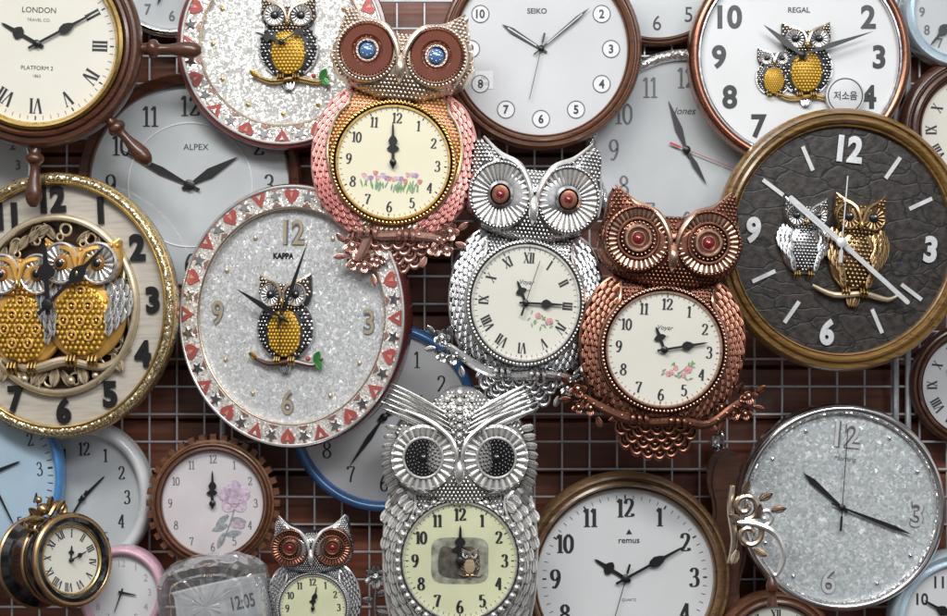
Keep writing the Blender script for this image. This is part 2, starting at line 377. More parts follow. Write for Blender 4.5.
def clock(label,px,py,R,r,d,rim,dial,style='step',h=8,back=18,case=None,name='wall_clock',rimlip=None,lipw=2.5,cw=3,**kw):
    T=Thing(name,label,'clock',px,py,d,group=GC,**kw)
    mb=MB(); mb.lathe(rimprof(R,r,h,style,back),rim,n=128)
    if rimlip: mb.ring(0,0,h*.5,r+lipw*.6,lipw,rimlip,96)
    mb.disc(0,0,-back,R*.97,case or rim)
    if case: mb.lathe([(R+cw-2,-back-1),(R+cw,-back+3),(R+cw,h-4),(R+cw-1.2,h-1.5),(R-.5,h-1)],case,n=128)
    T.put(mb,'rim')
    mb=MB(); mb.disc(0,0,0,r+.5,dial,96); T.put(mb,'dial')
    return T
def pos(hr,r): a=radians(hr*30); return r*sin(a),r*cos(a)
ROM=['XII','I','II','III','IV','V','VI','VII','VIII','IX','X','XI']
def nums(T,r,h,style,mat='dark',hours=range(1,13),z=.4,off=.02,sx=.9,th=0,ex=1,thick=.17,brand=None,ticks=None,thin=.06):
    for hr in hours:
        mb=MB(); mb.zz=hr*.013
        x,y=pos(hr,r); t=str(hr)
        if style=='sans': mb.text(t,x,y,h,mat,z,off=off,sx=sx,th=th)
        elif style=='nib': mb.nib(t,x,y,h,mat,z,thick=thick,thin=thin,sq=sx)
        elif style=='roman': mb.roman(ROM[hr%12],x,y,h,mat,z,ang=hr*30,bold=thick)
        elif style=='circ':
            mb.ring(x,y,.5,h*.95,.5,'grey',28); mb.disc(x,y,.3,h*.95,'steelwhite',28); mb.text(t,x,y,h,mat,.8,off=off,sx=sx)
        T.put(mb,'numeral')
    if brand:
        mb=MB(); 
        for b in brand: mb.text(b[0],b[1],b[2],b[3],b[4] if len(b)>4 else mat,.4,off=b[5] if len(b)>5 else 0,shear=b[6] if len(b)>6 else 0)
        T.put(mb,'brand_lettering')
    if ticks:
        mb=MB(); mb.ticks(*ticks); T.put(mb,'minute_track')
def bignum(T,L,h,edge,face,off=.03,z=.6):
    for t,x,y in L:
        mb=MB(); mb.text(t,x,y,h,edge,z+.7,off=off,sx=.88,th=1.4); mb.text(t,x,y,h,face,z+1.5,off=off-.035,sx=.88); T.put(mb,'numeral')

def mini_owl(T,x,y,h,z=1,belly='yellow',wing='silver',head='silver',rim='pearl',ir='black',branch='gold',ang=0,name='owl_figure',feath=False,wide=1.15,leaf=True,base='dark',er=.13,stripe=None,ear=.49,irr=.05):
    mb=MB(); W=wide
    bo=Puff([(0,.2*h),(.2*h*W,.16*h),(.3*h*W,-.04*h),(.27*h*W,-.27*h),(.13*h*W,-.43*h),(0,-.46*h),(-.13*h*W,-.43*h),(-.27*h*W,-.27*h),(-.3*h*W,-.04*h),(-.2*h*W,.16*h)],(0,-.12*h),z,.09*h,2,72)
    bo.mesh(mb,base,z-.5)
    by,bw,bh=-.15*h,(.185 if not stripe else .215)*h*W,.27*h
    be=Puff([(bw*cos(2*pi*k/12),by+bh*sin(2*pi*k/12)) for k in range(12)],(0,by),z+.05*h,.06*h,2,48); be.mesh(mb,belly,z)
    rr=.022*h; yy=.1*h; row=0
    while yy>-.42*h:
        k=int(bw/(rr*2))+1
        for i in range(-k,k+1):
            X=(i+.5*(row%2))*rr*2
            if be.t(X,yy)<.95: mb.bead(X,yy,be.h(X,yy),rr*.95,belly if not stripe or (row//2+abs(i))%3 else stripe,6)
        yy-=rr*1.75; row+=1
    if stripe:
        for r_ in range(4):
            yy=.06*h-r_*.11*h
            for i in range(-1,2):
                X=(i+.5*(r_%2))*.12*h*W
                if be.t(X,yy)<.8: mb.ring(X,yy,be.h(X,yy)+.01*h,.036*h,.012*h,stripe,16); mb.bead(X,yy,be.h(X,yy)+.015*h,.018*h,'gold',8)
    if feath:
        for sg in (-1,1):
            for r_ in range(11):
                t=r_/10; yy=.16*h-t*.44*h
                xo=(.21+.13*sin(pi*min(1,t*1.1+.15)))*h*W*(1-.22*t*t)
                for q in (0,1,2):
                    X=sg*(xo-q*.055*h)
                    if be.t(X,yy)>.98: mb.feather(X,yy,bo.h(X*.9,yy)+.02*h-q*.004*h,(.09+.06*t)*h,.07*h,180+sg*14*t,wing,.01*h,.014*h,1 if t>.4 else 0)
    else:
        rr=.021*h; yy=.17*h; row=0
        while yy>-.44*h:
            for i in range(-14,15):
                X=(i+.5*(row%2))*rr*2.15
                if bo.t(X,yy)<.97 and be.t(X,yy)>1.06: mb.bead(X,yy,bo.h(X,yy)+.005*h,rr*(1 if (row+abs(i))%3 else .75),wing if (row*2+abs(i))%5 else base,6)
            yy-=rr*1.9; row+=1
        for sg in (-1,1):
            pts=[(sg*.98*abs(bo.c[0]+bo.rad(a)*cos(a)),bo.c[1]+bo.rad(a)*sin(a),z+.02*h) for a in (.9,.5,.1,-.3,-.7,-1.0)]
            mb.tube(pts,.016*h,wing,6,3)
    hd=Puff(sym([(0,.39*h),(.1*h*W,.4*h),(.2*h*W,(ear-.05)*h),(.27*h*W,ear*h),(.275*h*W,.38*h),(.28*h*W,.27*h),(.22*h*W,.14*h),(.1*h,.09*h),(0,.07*h)]),(0,.27*h),z+.03*h,.1*h,2.2,64)
    hd.mesh(mb,base if not feath else head,z-.3)
    br=.02*h; yy=.09*h; row=0
    while yy<.5*h:
        for i in range(-9,10):
            X=(i+.5*(row%2))*br*2
            if hd.t(X,yy)<.96 and min(hypot(X-.135*h*W,yy-.27*h),hypot(X+.135*h*W,yy-.27*h))>er*h: mb.bead(X,yy,hd.h(X,yy),br*.95,head,6)
        yy+=br*1.75; row+=1
    for sg in (-1,1):
        ex=sg*.135*h*W; ey=.27*h; ez=z+.12*h
        mb.lathe([(er*h,ez-.06*h),(er*h,ez),(er*.92*h,ez+.012*h),(er*.8*h,ez)],rim,ex,ey,28)
        mb.ribs(ex,ey,.03*h,er*.83*h,ez-.01*h,ez,16,.012*h,rim,2)
        mb.ball(ex,ey,ez,irr*h,ir,12,sz=.6); 
        if irr>.051: mb.ball(ex,ey,ez+irr*.45*h,irr*.55*h,'black',12,sz=.5)
        mb.bead(ex+.012*h,ey+.014*h,ez+irr*.54*h,.012*h,'steelwhite',6)
        mb.tube([(0,.2*h,z+.15*h),(sg*.06*h,.36*h,z+.14*h),(sg*.2*h*W,(ear-.05)*h,z+.08*h),(sg*.27*h*W,(ear+.005)*h,z+.05*h)],[.02*h,.022*h,.022*h,.01*h],head,6,3)
        for k in (-1,0,1): mb.tube([(sg*.09*h+k*.03*h,-.42*h,z+.06*h),(sg*.09*h+k*.03*h,-.46*h,z+.09*h),(sg*.09*h+k*.035*h,-.5*h,z+.06*h)],.014*h,'gold',6,2)
    mb.ball(0,.19*h,z+.15*h,.035*h,'gold',10,sx=.7,sy=1.5)
    if branch:
        mb.tube([(-.42*h,-.42*h,z+.03*h),(-.2*h,-.5*h,z+.05*h),(.1*h,-.47*h,z+.05*h),(.35*h,-.51*h,z+.03*h),(.48*h,-.44*h,z+.02*h)],[.015*h,.03*h,.03*h,.025*h,.01*h],branch,8,4)
        for k in (-1,0,1): mb.feather(k*.05*h,-.48*h,z+.02*h,.13*h,.07*h,180+k*14,wing,.012*h,.01*h)
        if leaf:
            mb.feather(.38*h,-.48*h,z+.05*h,.14*h,.1*h,30,'leafg',.01*h,.02*h,1); mb.feather(-.36*h,-.45*h,z+.05*h,.12*h,.08*h,-50,'gold',.01*h,.02*h,1)
            mb.feather(.4*h,-.46*h,z+.05*h,.12*h,.09*h,140,'leafg',.01*h,.02*h,1); mb.bead(.3*h,-.44*h,z+.06*h,.03*h,'redpaint',8)
    a=radians(ang-T.roll); mb.v=[(x+p[0]*cos(a)+p[1]*sin(a),y-p[0]*sin(a)+p[1]*cos(a),p[2]) for p in mb.v]
    return T.put(mb,name)

def sprig(T,x,y,s,col='rose',n=5,stems=True,z=.4,name='flower_print'):
    mb=MB(); rnd=random.Random(int(abs(x*7+y*3+s)))
    for i in range(n):
        cx=x+rnd.uniform(-1,1)*s; cy=y+rnd.uniform(-.45,.45)*s; rr=s*rnd.uniform(.18,.32)
        for k in range(6): mb.feather(cx,cy,z+.05*k,rr,rr*.9,k*60+rnd.uniform(0,40),'rosepale' if k%2 else col,.15,.1)
        mb.bead(cx,cy,z+.3,rr*.25,'rose',8,.3)
    for i in range(n*4):
        cx=x+rnd.uniform(-1.3,1.3)*s; cy=y+rnd.uniform(-.6,.6)*s
        mb.feather(cx,cy,z-.1,s*.35,s*.14,rnd.uniform(0,360),'leaf' if i%3 else 'leafgrey',.12,.05,1)
    T.put(mb,name)

# ------------------------------------------------------------ big owl clock
HEAD=[(0,133),(12,134),(28,139),(44,147),(57,158),(64,149),(67,128),(72,108),(68,86),(52,71),(28,62),(0,56)]
BODY=[(0,78),(38,77),(62,64),(78,36),(82,0),(74,-34),(54,-60),(26,-76),(0,-80)]
def eye(T,x,y,z,R,st,m1,m2):
    mb=MB()
    mb.lathe([(R,z-20),(R,z-2),(R-.8,z+.5),(R-2.5,z+1.2),(R-4,z-.5),(R-5,z-1.5)],m1,x,y,56)
    nb=int(2*pi*(R-2)/3.6)
    if st in('silver','copper','champ'):
        for i in range(nb): a=2*pi*i/nb; mb.bead(x+(R-2.2)*cos(a),y+(R-2.2)*sin(a),z+1,1.6,m1,6)
    if st=='silver': mb.ribs(x,y,R*.36,R-4,z-3,z-.5,30,1.5,m2); mb.lathe([(R*.4,z-4),(R*.4,z+1),(R*.32,z+2.5),(R*.26,z)],'silver',x,y,32)
    if st=='copper':
        mb.ribs(x,y,R*.62,R-4,z-2,z-.5,34,1.1,m2); mb.ring(x,y,z,R*.6,1.6,m1,40); mb.lathe([(R*.6,z-2),(R*.36,z+1)],m1,x,y,32)
        for i in range(24): a=2*pi*i/24; mb.bead(x+R*.49*cos(a),y+R*.49*sin(a),z+.3,1.4,m2,6)
        mb.ring(x,y,z+1,R*.36,2.0,m2,32)
    if st=='champ':
        mb.lathe([(R-4.4,z-1),(R*.78,z+3.5),(R*.5,z+3.4),(R*.34,z-1)],'brgloss',x,y,48); mb.ring(x,y,z+.5,R*.33,1.6,m1,32)
        for i in range(18): a=2*pi*i/18; mb.bead(x+R*.33*cos(a),y+R*.33*sin(a),z+2,1,'chrome',6)
    if st=='fan':
        mb.ribs(x,y,R*.58,R*.97,z-1.5,z-.5,26,1.8,m2,2); mb.ring(x,y,z,R*.6,1.6,m1,40)
        mb.disc(x,y,z-1.5,R*.6,'blackgl',40)
        for q,nn in ((.5,26),(.4,21),(.3,16),(.2,10)):
            for i in range(nn): a=2*pi*i/nn+q; mb.bead(x+R*q*cos(a),y+R*q*sin(a),z-.8,1.5,'blackgl',6)
    o=T.put(mb,'eye')
    mb=MB()
    if st=='silver': mb.lathe([(R*.28,z-2),(R*.26,z+2),(R*.16,z+2.4),(.02,z+2)],'copper',x,y,28); mb.ball(x,y,z+2,R*.13,'red',16,sz=.7)
    if st=='copper': mb.disc(x,y,z+.2,R*.33,'brgloss',28); mb.ball(x,y,z+.4,R*.15,'red',16,sz=.7); mb.ring(x,y,z+.6,R*.2,.9,m2,24)
    if st=='champ':
        mb.ball(x,y,z,R*.25,'bgem',16,sz=.6)
        for i in range(8): a=2*pi*i/8; mb.bead(x+R*.16*cos(a),y+R*.16*sin(a),z+2.6,1.2,'chrome',6)
    if st=='fan': mb.ball(x,y,z-.5,R*.14,'blackgl',16,sz=.8); mb.bead(x+1.5,y+2,z+2.6,.9,'chrome',6)
    T.put(mb,'pupil',parent=o)
def owl(T,style,m1,m2,mw,dialmat,rd=55,HD=HEAD,BD=BODY,breast=None,eyeR=33,ex=34.5,ey=103,tail=True,branchL=(-100,-52),branchR=(95,-50),rimmat=None,panel=0,em=None,tm=None):
    body=Puff(sym(BD),(0,0),-6,21,2.6); mb=MB(); body.mesh(mb,mw if style=='champ' else m1,-16)
    bm=breast or m1; yy=0 if panel else 30; row=0; tm=tm or m1
    def inner(th):
        s_=sin(th); r=rd+8+(panel*max(0,s_+.25) if panel else 0)
        if th>.55: r=max(r,46/max(.05,cos(th)))
        return r
    while yy<82:
        for i in range(-20,21):
            X=(i+.5*(row%2))*4
            rr=hypot(X,yy)
            if rr>rd+6 and body.t(X,yy)<.97:
                th=atan2(yy,abs(X))
                if rr<inner(th): mb.bead(X,yy,body.h(X,yy),1.95,bm,6)
        yy+=3.5; row+=1
    yy=-50
    while yy>-80:
        for i in range(-10,11):
            X=(i+.5*(row%2))*5
            if hypot(X,yy)>rd+6 and body.t(X,yy)<.93 and abs(X)<34: mb.feather(X,yy+2,body.h(X,yy),6.5,5.5,180,m1,.9,1)
        yy-=4.5; row+=1
    T.put(mb,'body')
    fan=style=='fan'
    for sg in (-1,1):
        mb=MB(); th=1.15; row=0; st_=(.15 if fan else .088)
        while th>-1.12:
            ri=inner(th)+1; ro=body.rad(th)*(.955 if not fan else .95); Wd=11 if fan else 6.4
            n=max(1,int(round((ro-ri)/(Wd*(.84 if not fan else .7))))); 
            for i in range(n+1-(row%2)):
                r=ri+(i+.5*(row%2))*(ro-ri)/n
                X,Y=r*cos(th),r*sin(th); L=(14 if fan else 8.5)*(1+.2*max(0,-th)); 
                tip=180-math.degrees(th)*(.8 if not fan else 1)
                if fan: mb.feather(sg*X,Y+4,body.h(X,Y)+.8,L,Wd,sg*tip,mw,1.3,1.8,0)
                else: mb.feather(sg*X,Y,body.h(X,Y)+.6,L,Wd,sg*tip,mw,.95,1.6,0 if th>-.2 else 1)
            if not fan:
                X,Y=(ro+1.5)*cos(th),(ro+1.5)*sin(th); mb.bead(sg*X,Y,body.h(X,Y)+1,1.9,mw,6)
            th-=st_; row+=1
        pts=[]
        for k in range(11):
            a=1.05-k*.2; r=inner(a)-.5; X,Y=r*cos(a),r*sin(a); pts.append((sg*X,Y,body.h(X,Y)+2))
        mb.tube(pts,[1.2]+[2.0]*9+[1.0],m2,8,4)
        out=[]
        for k in range(13):
            a=.95-k*.17; r=body.rad(a)*.985; out.append((sg*r*cos(a),r*sin(a),-1))
        mb.tube(out,[1.5]+[2.8]*11+[1.2],mw,8,4)
        T.put(mb,'wing')
    head=Puff(sym(HD),(0,102),0,33,2.6); mb=MB(); head.mesh(mb,m1,-10)
    yy=58; row=0; hx=max(p[1] for p in HD)
    while yy<hx:
        for i in range(-22,23):
            X=(i+.5*(row%2))*4.1
            if head.t(X,yy)<.96 and min(hypot(X-ex,yy-ey),hypot(X+ex,yy-ey))>eyeR+1.5: mb.bead(X,yy,head.h(X,yy),1.85,m1,6)
        yy+=3.6; row+=1
    T.put(mb,'head')
    tipy=max(p[1] for p in HD)
    for sg in (-1,1):
        eye(T,sg*ex,ey,head.h(ex*.8,ey)+1,eyeR,style,em or m1,em or m2)
        mb=MB()
        if not fan:
            dy=tipy-164
            mb.tube([(sg*2,88,36),(sg*5,112,37),(sg*18,135+dy*.3,32),(sg*40,148+dy*.8,21),(sg*58,166+dy,8)],[2,3,3.4,3.2,1.2],m2,10,5)
            for k in range(6):
                t=k/5; mb.feather(sg*(34+20*t),140+12*t+dy,20-11*t,13,6.5,sg*(62-26*t),m1,1.1,1,1)
            for k in range(5): mb.feather(sg*(58+k*1.5),140-k*8+dy,11,11,7,sg*(25+k*6),m1,1.1,-1,1)
        else:
            for k in range(6):
                t=k/5
                mb.feather(sg*(5+10*t),121+26*t,36-2*t,82-20*t,6.2,sg*(68-5*t),m2,1.4,-17,1)
            for k in range(9):
                t=k/8; mb.feather(sg*(63+5*sin(pi*t)),130-64*t,15,13,8,sg*(80+66*t),m1,1.3,-3,0)
            mb.tube([(sg*2,96,41),(sg*4,112,42),(sg*12,126,38),(sg*36,142,31),(sg*80,157,14)],[1.6,2.4,2.6,2.2,.8],m1,8,5)
        T.put(mb,'ear_tuft')
    mb=MB(); mb.tube([(0,104,36),(0,94,41),(0,84,40),(0,76,33)],[2.5,5,4.4,.8],m2,12,5)
    if fan:
        for k in range(8): mb.ball(0,110+k*8,38-k*k*.3,2.2+.45*k,m1,12)
        for k in range(6):
            for sg in(-1,1): mb.ball(sg*(5+k*1.6),120+k*8,36-k*k*.5,2+.35*k,m2,10)
    T.put(mb,'beak')
    rm=rimmat or m2; mb=MB()
    mb.lathe([(rd+7,2),(rd+7,17),(rd+5.5,20),(rd+4,20.5),(rd+3,18.5),(rd+1.6,20.5),(rd+.4,20.5),(rd-.6,18.5),(rd-.8,16)],rm,n=96)
    if fan:
        for i in range(44): a=2*pi*i/44; mb.ball((rd+6.5)*cos(a),(rd+6.5)*sin(a),18.5,3.9,'pearl',10)
    else:
        nb=int(2*pi*(rd+5)/3.8)
        for i in range(nb): a=2*pi*i/nb; mb.bead((rd+5)*cos(a),(rd+5)*sin(a),20.2,1.7,rm,6)
    T.put(mb,'dial_rim')
    mb=MB(); mb.disc(0,0,17,rd,dialmat,72); T.put(mb,'dial')
    if tail:
        mb=MB(); mb.prism(catmull([(-34,-70),(34,-70),(39,-86),(24,-100),(0,-106),(-24,-100),(-39,-86)],True,4),-12,4,tm)
        for r_,(n,Y,sp) in enumerate(((6,-103,11.5),(7,-94,11.5),(6,-85,11.5),(5,-78,11.5))):
            for i in range(n):
                q=i-(n-1)/2; X=q*sp; YY=Y+abs(q)**2*1.5; zz=-7+r_*3.6
                mb.ring(X,YY,zz,6,1.7,tm,20,sy=1.3); mb.ring(X,YY+1.5,zz-.3,2.8,1.3,tm,14,sy=1.3); mb.disc(X,YY,zz-1.4,5.8,tm,16,1,1.3)
        T.put(mb,'tail')
        mb=MB(); bl,br_=branchL,branchR
        BP=[(bl[0],bl[1],4),(bl[0]*.8,bl[1]-10,8),(bl[0]*.45,-69,10),(-10,-73,12),(20,-70,12),(50,-71,9),(br_[0]*.85,br_[1]-8,8),(br_[0],br_[1],4)]
        mb.tube(BP,[3,4.6,5.4,4.6,5.4,4.8,4.2,2.6],tm,10,5)
        rb=random.Random(int(abs(bl[0])))
        for (qx,qy,qz) in catmull(BP,False,3):
            if abs(qx)>30:
                mb.ball(qx+rb.uniform(-1,1),qy+rb.uniform(-2,2),qz+2,rb.uniform(2,3.4),tm,8)
                mb.feather(qx,qy,qz+1,rb.uniform(10,14),6.5,rb.choice((-1,1))*rb.uniform(20,70)+(0 if rb.random()<.55 else 180),tm,1.2,1.5,1)
        for (bx,by) in (bl,br_):
            sgn=1 if bx>0 else -1
            for fx,fy,fr in ((0,3,9.5),(-sgn*14,-15,8.5),(-sgn*2,-15,7),(-sgn*26,-10,6.5)):
                for k in range(5): mb.feather(bx+fx,by+fy,6,fr,fr*.9,k*72+20+fx,tm,1.4,2.5)
                mb.bead(bx+fx,by+fy,9,fr*.3,m2,10)
                mb.ring(bx+fx,by+fy,8.2,fr*.42,.8,tm,14)
            for fx,fy,a in ((6,-8,100),(-10,4,20),(-22,-24,200),(8,6,50)): mb.feather(bx+sgn*fx,by+fy,4,12,7,sgn*a,tm,1.2,1,1)
        T.put(mb,'branch')
        for sg in (-1,1):
            mb=MB()
            for k in (-1,0,1):
                mb.tube([(sg*19+k*6,-65,13),(sg*19+k*6.5,-69,17.5),(sg*19+k*7,-73,17),(sg*19+k*7,-76,13)],[2,2.8,2.4,.8],tm,8,3)
            T.put(mb,'foot')
def shift(T,dz,names):
    for c in T.e.children:
        if c.name.split('.')[0] in names: c.location.z=dz

GO='owl-shaped wall clocks'
def owl_dial(T,rd,style,h,thick=.18,brand=None,ha=0,ma=0,sa=None,Lh=27,Lm=40,w=2.6,sc=1,matn='dark'):
    nums(T,rd*.8,h,style,matn,thick=thick,brand=brand,ticks=(rd*.93,rd*.97,'dark',.35,60,.5,1.2,rd*.92),sx=.85)
    T.hands(ha,ma,sa,Lh,Lm,Lm*1.05,w,'spade',2)
    shift(T,17,('numeral','brand_lettering','minute_track','hour_hand','minute_hand','second_hand','hand_hub','flower_print','owl_figure','picture'))

# ------------------------------------------------------------ setting
def wallboard():
    m,nt,b=newmat('red_brown_slats'); t=nt.nodes.new('ShaderNodeTexCoord'); co=t.outputs['Object']
    n=noise(nt,co,1,6,(3,3,45)); n2=noise(nt,co,5,3)
    c=ramp(nt,n,[(.3,(.09,.025,.014)),(.5,(.2,.06,.032)),(.72,(.34,.13,.075))])
    c=mix(nt,ramp(nt,n2,[(.4,(0,0,0)),(.7,(.8,.8,.8))]),c,(.08,.03,.02)); nt.links.new(c,b.inputs['Base Color']); b.inputs['Roughness'].default_value=.35
    bump(nt,b,n,.3,.002)
    vs=[];fs=[]; z=Z0-1.2
    while z<Z0+1.2:
        hh=.085
        for a,yy in ((z,.012),(z+.004,0),(z+hh-.004,0),(z+hh,.012)):
            vs+= [(-1.8,yy,a),(1.8,yy,a)]
        z+=hh
    for i in range(len(vs)//2-1): fs.append((2*i,2*i+1,2*i+3,2*i+2))
    me=bpy.data.meshes.new('wall'); me.from_pydata(vs,[],fs); me.materials.append(m)
    o=bpy.data.objects.new('wall',me); COL.objects.link(o); o['kind']='structure'; o['label']='red-brown wooden slatted board behind the display rack'; o['category']='wall'
wallboard()
M['wire']=pm('grey_coated_wire',(.52,.54,.56),.3,.3,.2)
T=Thing('wire_mesh_rack','pale grey welded wire mesh rack with small squares','rack',473.5,308,.028)
mb=MB(); sp=27.5
for i in range(-22,23): mb.tube([(i*sp+6,-400,0),(i*sp+6,400,0)],1.2,'wire',6,1)
for i in range(-14,15): mb.tube([(-600,i*sp+4,2.2),(600,i*sp+4,2.2)],1.2,'wire',6,1)
T.put(mb,'wires')
for x in (421,433,-250):
    mb=MB(); mb.tube([(x,-400,6),(x,400,6)],3,'wire',8,1); T.put(mb,'post')

# ------------------------------------------------------------ back layer clocks
T=clock('white clock with bright chrome rim and black numerals',172,-32,70,60,.06,'chrome','cool','round')
nums(T,48,11,'sans','grey')
T.hands(60,200,None,28,40)
T=clock('white clock with thin chrome rim partly hidden',-22,165,58,50,.07,'chrome','cool','round')
nums(T,40,10,'sans','grey'); T.hands(80,10,None,20,30)
T=clock('round white clock with brown rim above crystal clock',657,-40,86,78,.05,'wbrown','cool','step')
nums(T,63,15,'sans','dark',off=0); T.hands(300,40,None,30,50)
T=clock('white clock with slate rim and thin serif numerals',190,185,112,99,.06,'wdark','cool','slope',h=9)
nums(T,79,20,'nib','dark',brand=[('ALPEX',6,38,6)],thick=.13,sx=.85)
mb=MB(); mb.ring(0,0,.2,62,.8,'steelwhite',96); T.put(mb,'inner_ring')
T.hands(60,297,None,56,76,60,4,'leaf')
T=clock('pale clock with sparkling crystal rim and script lettering',686,150,101,89,.05,'glit','cool','round',h=9)
nums(T,72,20,'nib','grey',thick=.12,sx=.8,brand=[('Jones',-2,38,9,'dark',0,.35)])
T.hands(340,150,112,52,40,60,3,'leaf',smat='redpaint')
T=clock('white clock with glossy blue plastic rim',384,417,95,84,.055,'bluegloss','white','round',h=9)
nums(T,66,16,'nib','dark',thick=.12,sx=.85); T.hands(60,215,None,45,60,50,3,'leaf')
T=clock('white clock with pale blue and silver rim',958,12,56,44,.07,'lightblueband','cool','slope')
nums(T,36,10,'sans','grey'); T.hands(60,220)
T=clock('dark walnut round clock with white dial',975,130,76,54,.06,'wdark','creamy','step')
nums(T,44,11,'roman','dark'); T.hands(300,200)
T=clock('grey clock with dark rim behind crystal clock',972,385,62,50,.05,'wdark','white2','step')
nums(T,40,10,'roman','dark'); T.hands(300,210)
T=clock('white plastic clock with wide glossy white rim',84,497,76,62,.07,'steelwhite','cool','round',h=10,sx=.9)
nums(T,48,13,'nib','dark',thick=.16,sx=.85); T.hands(48,215,None,32,40,50,2.2,'taper')
T=clock('light blue dial clock with bright blue rim',-10,474,88,79,.11,'ltblue','bluedial','round',h=8,sx=.83,roll=-6)
nums(T,60,13,'nib','dark',thick=.13,ticks=(70,76,'dark',.35,60,.9,2)); T.hands(70,150,None,40,58,50,2.6,'taper')
T=clock('silver rimmed clock with pale blue dial at counter height',962,622,72,58,.11,'lightblueband','white','slope',h=9)
nums(T,46,12,'sans','dark'); T.hands(60,300)
T=clock('brown carved wooden clock with domed top edge',776,652,62,46,.12,'wbrown','creamy','step')
nums(T,38,9,'roman','dark'); T.hands(60,300,None,18,28)

# ------------------------------------------------------------ mid layer
def mosaic(T,R,r,h,n,ma='coral'):
    mb=MB(); w=R-r
    for i in range(n):
        a=2*pi*i/n; ca,sa=cos(a),sin(a)
        def q(rr,t): return (rr*cos(a+t),rr*sin(a+t))
        z=h+.1; f=28/n
        if i%4==0:
            mb.prism([q(R-w*.14,-.095*f),q(R-w*.14,.095*f),q(r+w*.18,0)],z,1.2,ma)
            mb.prism([q(R-w*.22,-.03*f),q(R-w*.22,.03*f),q(r+w*.55,0)],z+1.25,.6,'glitwhite')
            for t in(-.13,.13): mb.bead(*q(r+w*.45,t*f),z,1.1,'champagne',6)
        elif i%4==2:
            H=[]
            for k in range(24):
                u=2*pi*k/24; hx=.95*sin(u)**3; hy=.8*cos(u)-.3*cos(2*u)-.12*cos(3*u)
                H.append(q((R+r)/2+w*.05+hy*w*.42,hx*.1*f))
            mb.prism(H,z,1.4,'coral'); 
            mb.prism([q((R+r)/2+w*.2,-.02),q((R+r)/2+w*.2,.02),q((R+r)/2-w*.1,0)],z+1.45,.4,'pink')
        else:
            cr=(R+r)/2+w*.06; P=[]
            for k in range(10):
                rr=w*(.32 if k%2==0 else .14); b=a+pi*k/5; P.append((cr*ca+rr*cos(b),cr*sa+rr*sin(b)))
            mb.prism(P,z,1.6,'chrome')
            mb.prism([q(r+w*.1,-.07*f),q(r+w*.1,.07*f),q(r+w*.3,0)],z,1.2,'pinkcopper')
            mb.prism([q(R-w*.1,-.05*f),q(R-w*.1,.05*f),q(R-w*.24,0)],z,1,'pink')
    T.put(mb,'rim_mosaic')
    mb=MB(); mb.ring(0,0,h,R-1.2,1.8,'pearl',128); mb.ring(0,0,h*.8,r+.5,1.8,'champagne',128); T.put(mb,'rim_beading')
T=clock('crystal dial clock with pink mosaic rim and owl',283,44,101,82,.10,'glitwhite','icewarm','flat',h=7,case='burg',cw=5)
mosaic(T,101,82,7,32)
for k in range(12):
    mb=MB(); x,y=pos(k,70); mb.bead(x,y,.8,2.4,'gold',10); T.put(mb,'hour_mark')
mini_owl(T,6,4,84,2,'yellow','silver','champagne'); T.hands(290,60,None,28,36,40,2,'spade',14)
T=clock('brown wooden clock with white dial and circled numerals',541,49,101,86,.11,'wbrown','white2','step',h=9)
nums(T,70,9,'circ','black',off=.03,brand=[('SEIKO',-4,38,5.5,'black',.02)])
mb=MB(); mb.prism([(-66,-22),(-48,-22),(-48,-40),(-66,-40)],.4,.3,'steelwhite'); mb.text('No',-57,-29,3,'grey',.8); mb.text('3810',-57,-35,3,'grey',.8); T.put(mb,'price_sticker')
T.hands(302,50,193,46,63,52,2.4,'sword',inner='steelwhite')
T=clock('white owl picture clock with polished copper rim',799,57,111,99,.12,'copper','white','round',h=9,rimlip='chrome')
nums(T,80,24,'sans','black',off=.035,brand=[('REGAL',0,47,5.5,'black',.02)],sx=.95)
mini_owl(T,6,-4,76,2,'yellow','silver','champagne',leaf=False); mini_owl(T,-26,-16,50,2,'yellow','pearl','pearl',leaf=False,branch=None)
T.hands(308,72,None,48,74,60,2.8,'leaf',14)
mb=MB(); mb.lathe([(19,2),(19,10),(18,10.3),(.02,10.3)],'sticker',44,-40,40); mb.ring(44,-40,10.2,17,.6,'dark',40)
mb.text('저소음',44,-40,9,'dark',10.7,off=.015,sx=.9); T.put(mb,'round_sticker')
T=clock('antique brown wooden rim clock with bold numerals',625,578,107,89,.11,'wantique','white','step',h=12,yaw=4)
nums(T,70,18,'nib','dark',thick=.2,brand=[('remus',4,37,4.2,'dark',.01),('QUARTZ',4,-22,3,'grey')],ticks=(79,83,'dark',.35,60,.6,1.6),sx=.85)
mb=MB(); mb.prism([(1,44),(4,49),(7,44)],.4,.3,'dark'); T.put(mb,'brand_emblem')
T.hands(302,62,196,37,68,50,3,'spade',2)
T=clock('crushed crystal dial clock with slim chrome rim',841,507,104,94,.12,'chrome','ice2','round',h=9,roll=5,rimlip='glit',lipw=2)
bignum(T,(('12',0,73),('3',76,0),('6',-6,-74)),26,'grey','satin',.04)
mb=MB(); mb.text('Morning',0,48,6,'grey',.6,shear=.3); T.put(mb,'brand_lettering')
for k in range(12):
    if k%3: mb=MB(); x,y=pos(k,84); mb.bead(x,y,.8,2.4,'chrome',10); T.put(mb,'hour_mark')
T.hands(312,111,4,52,75,78,2.6,'sword',3)

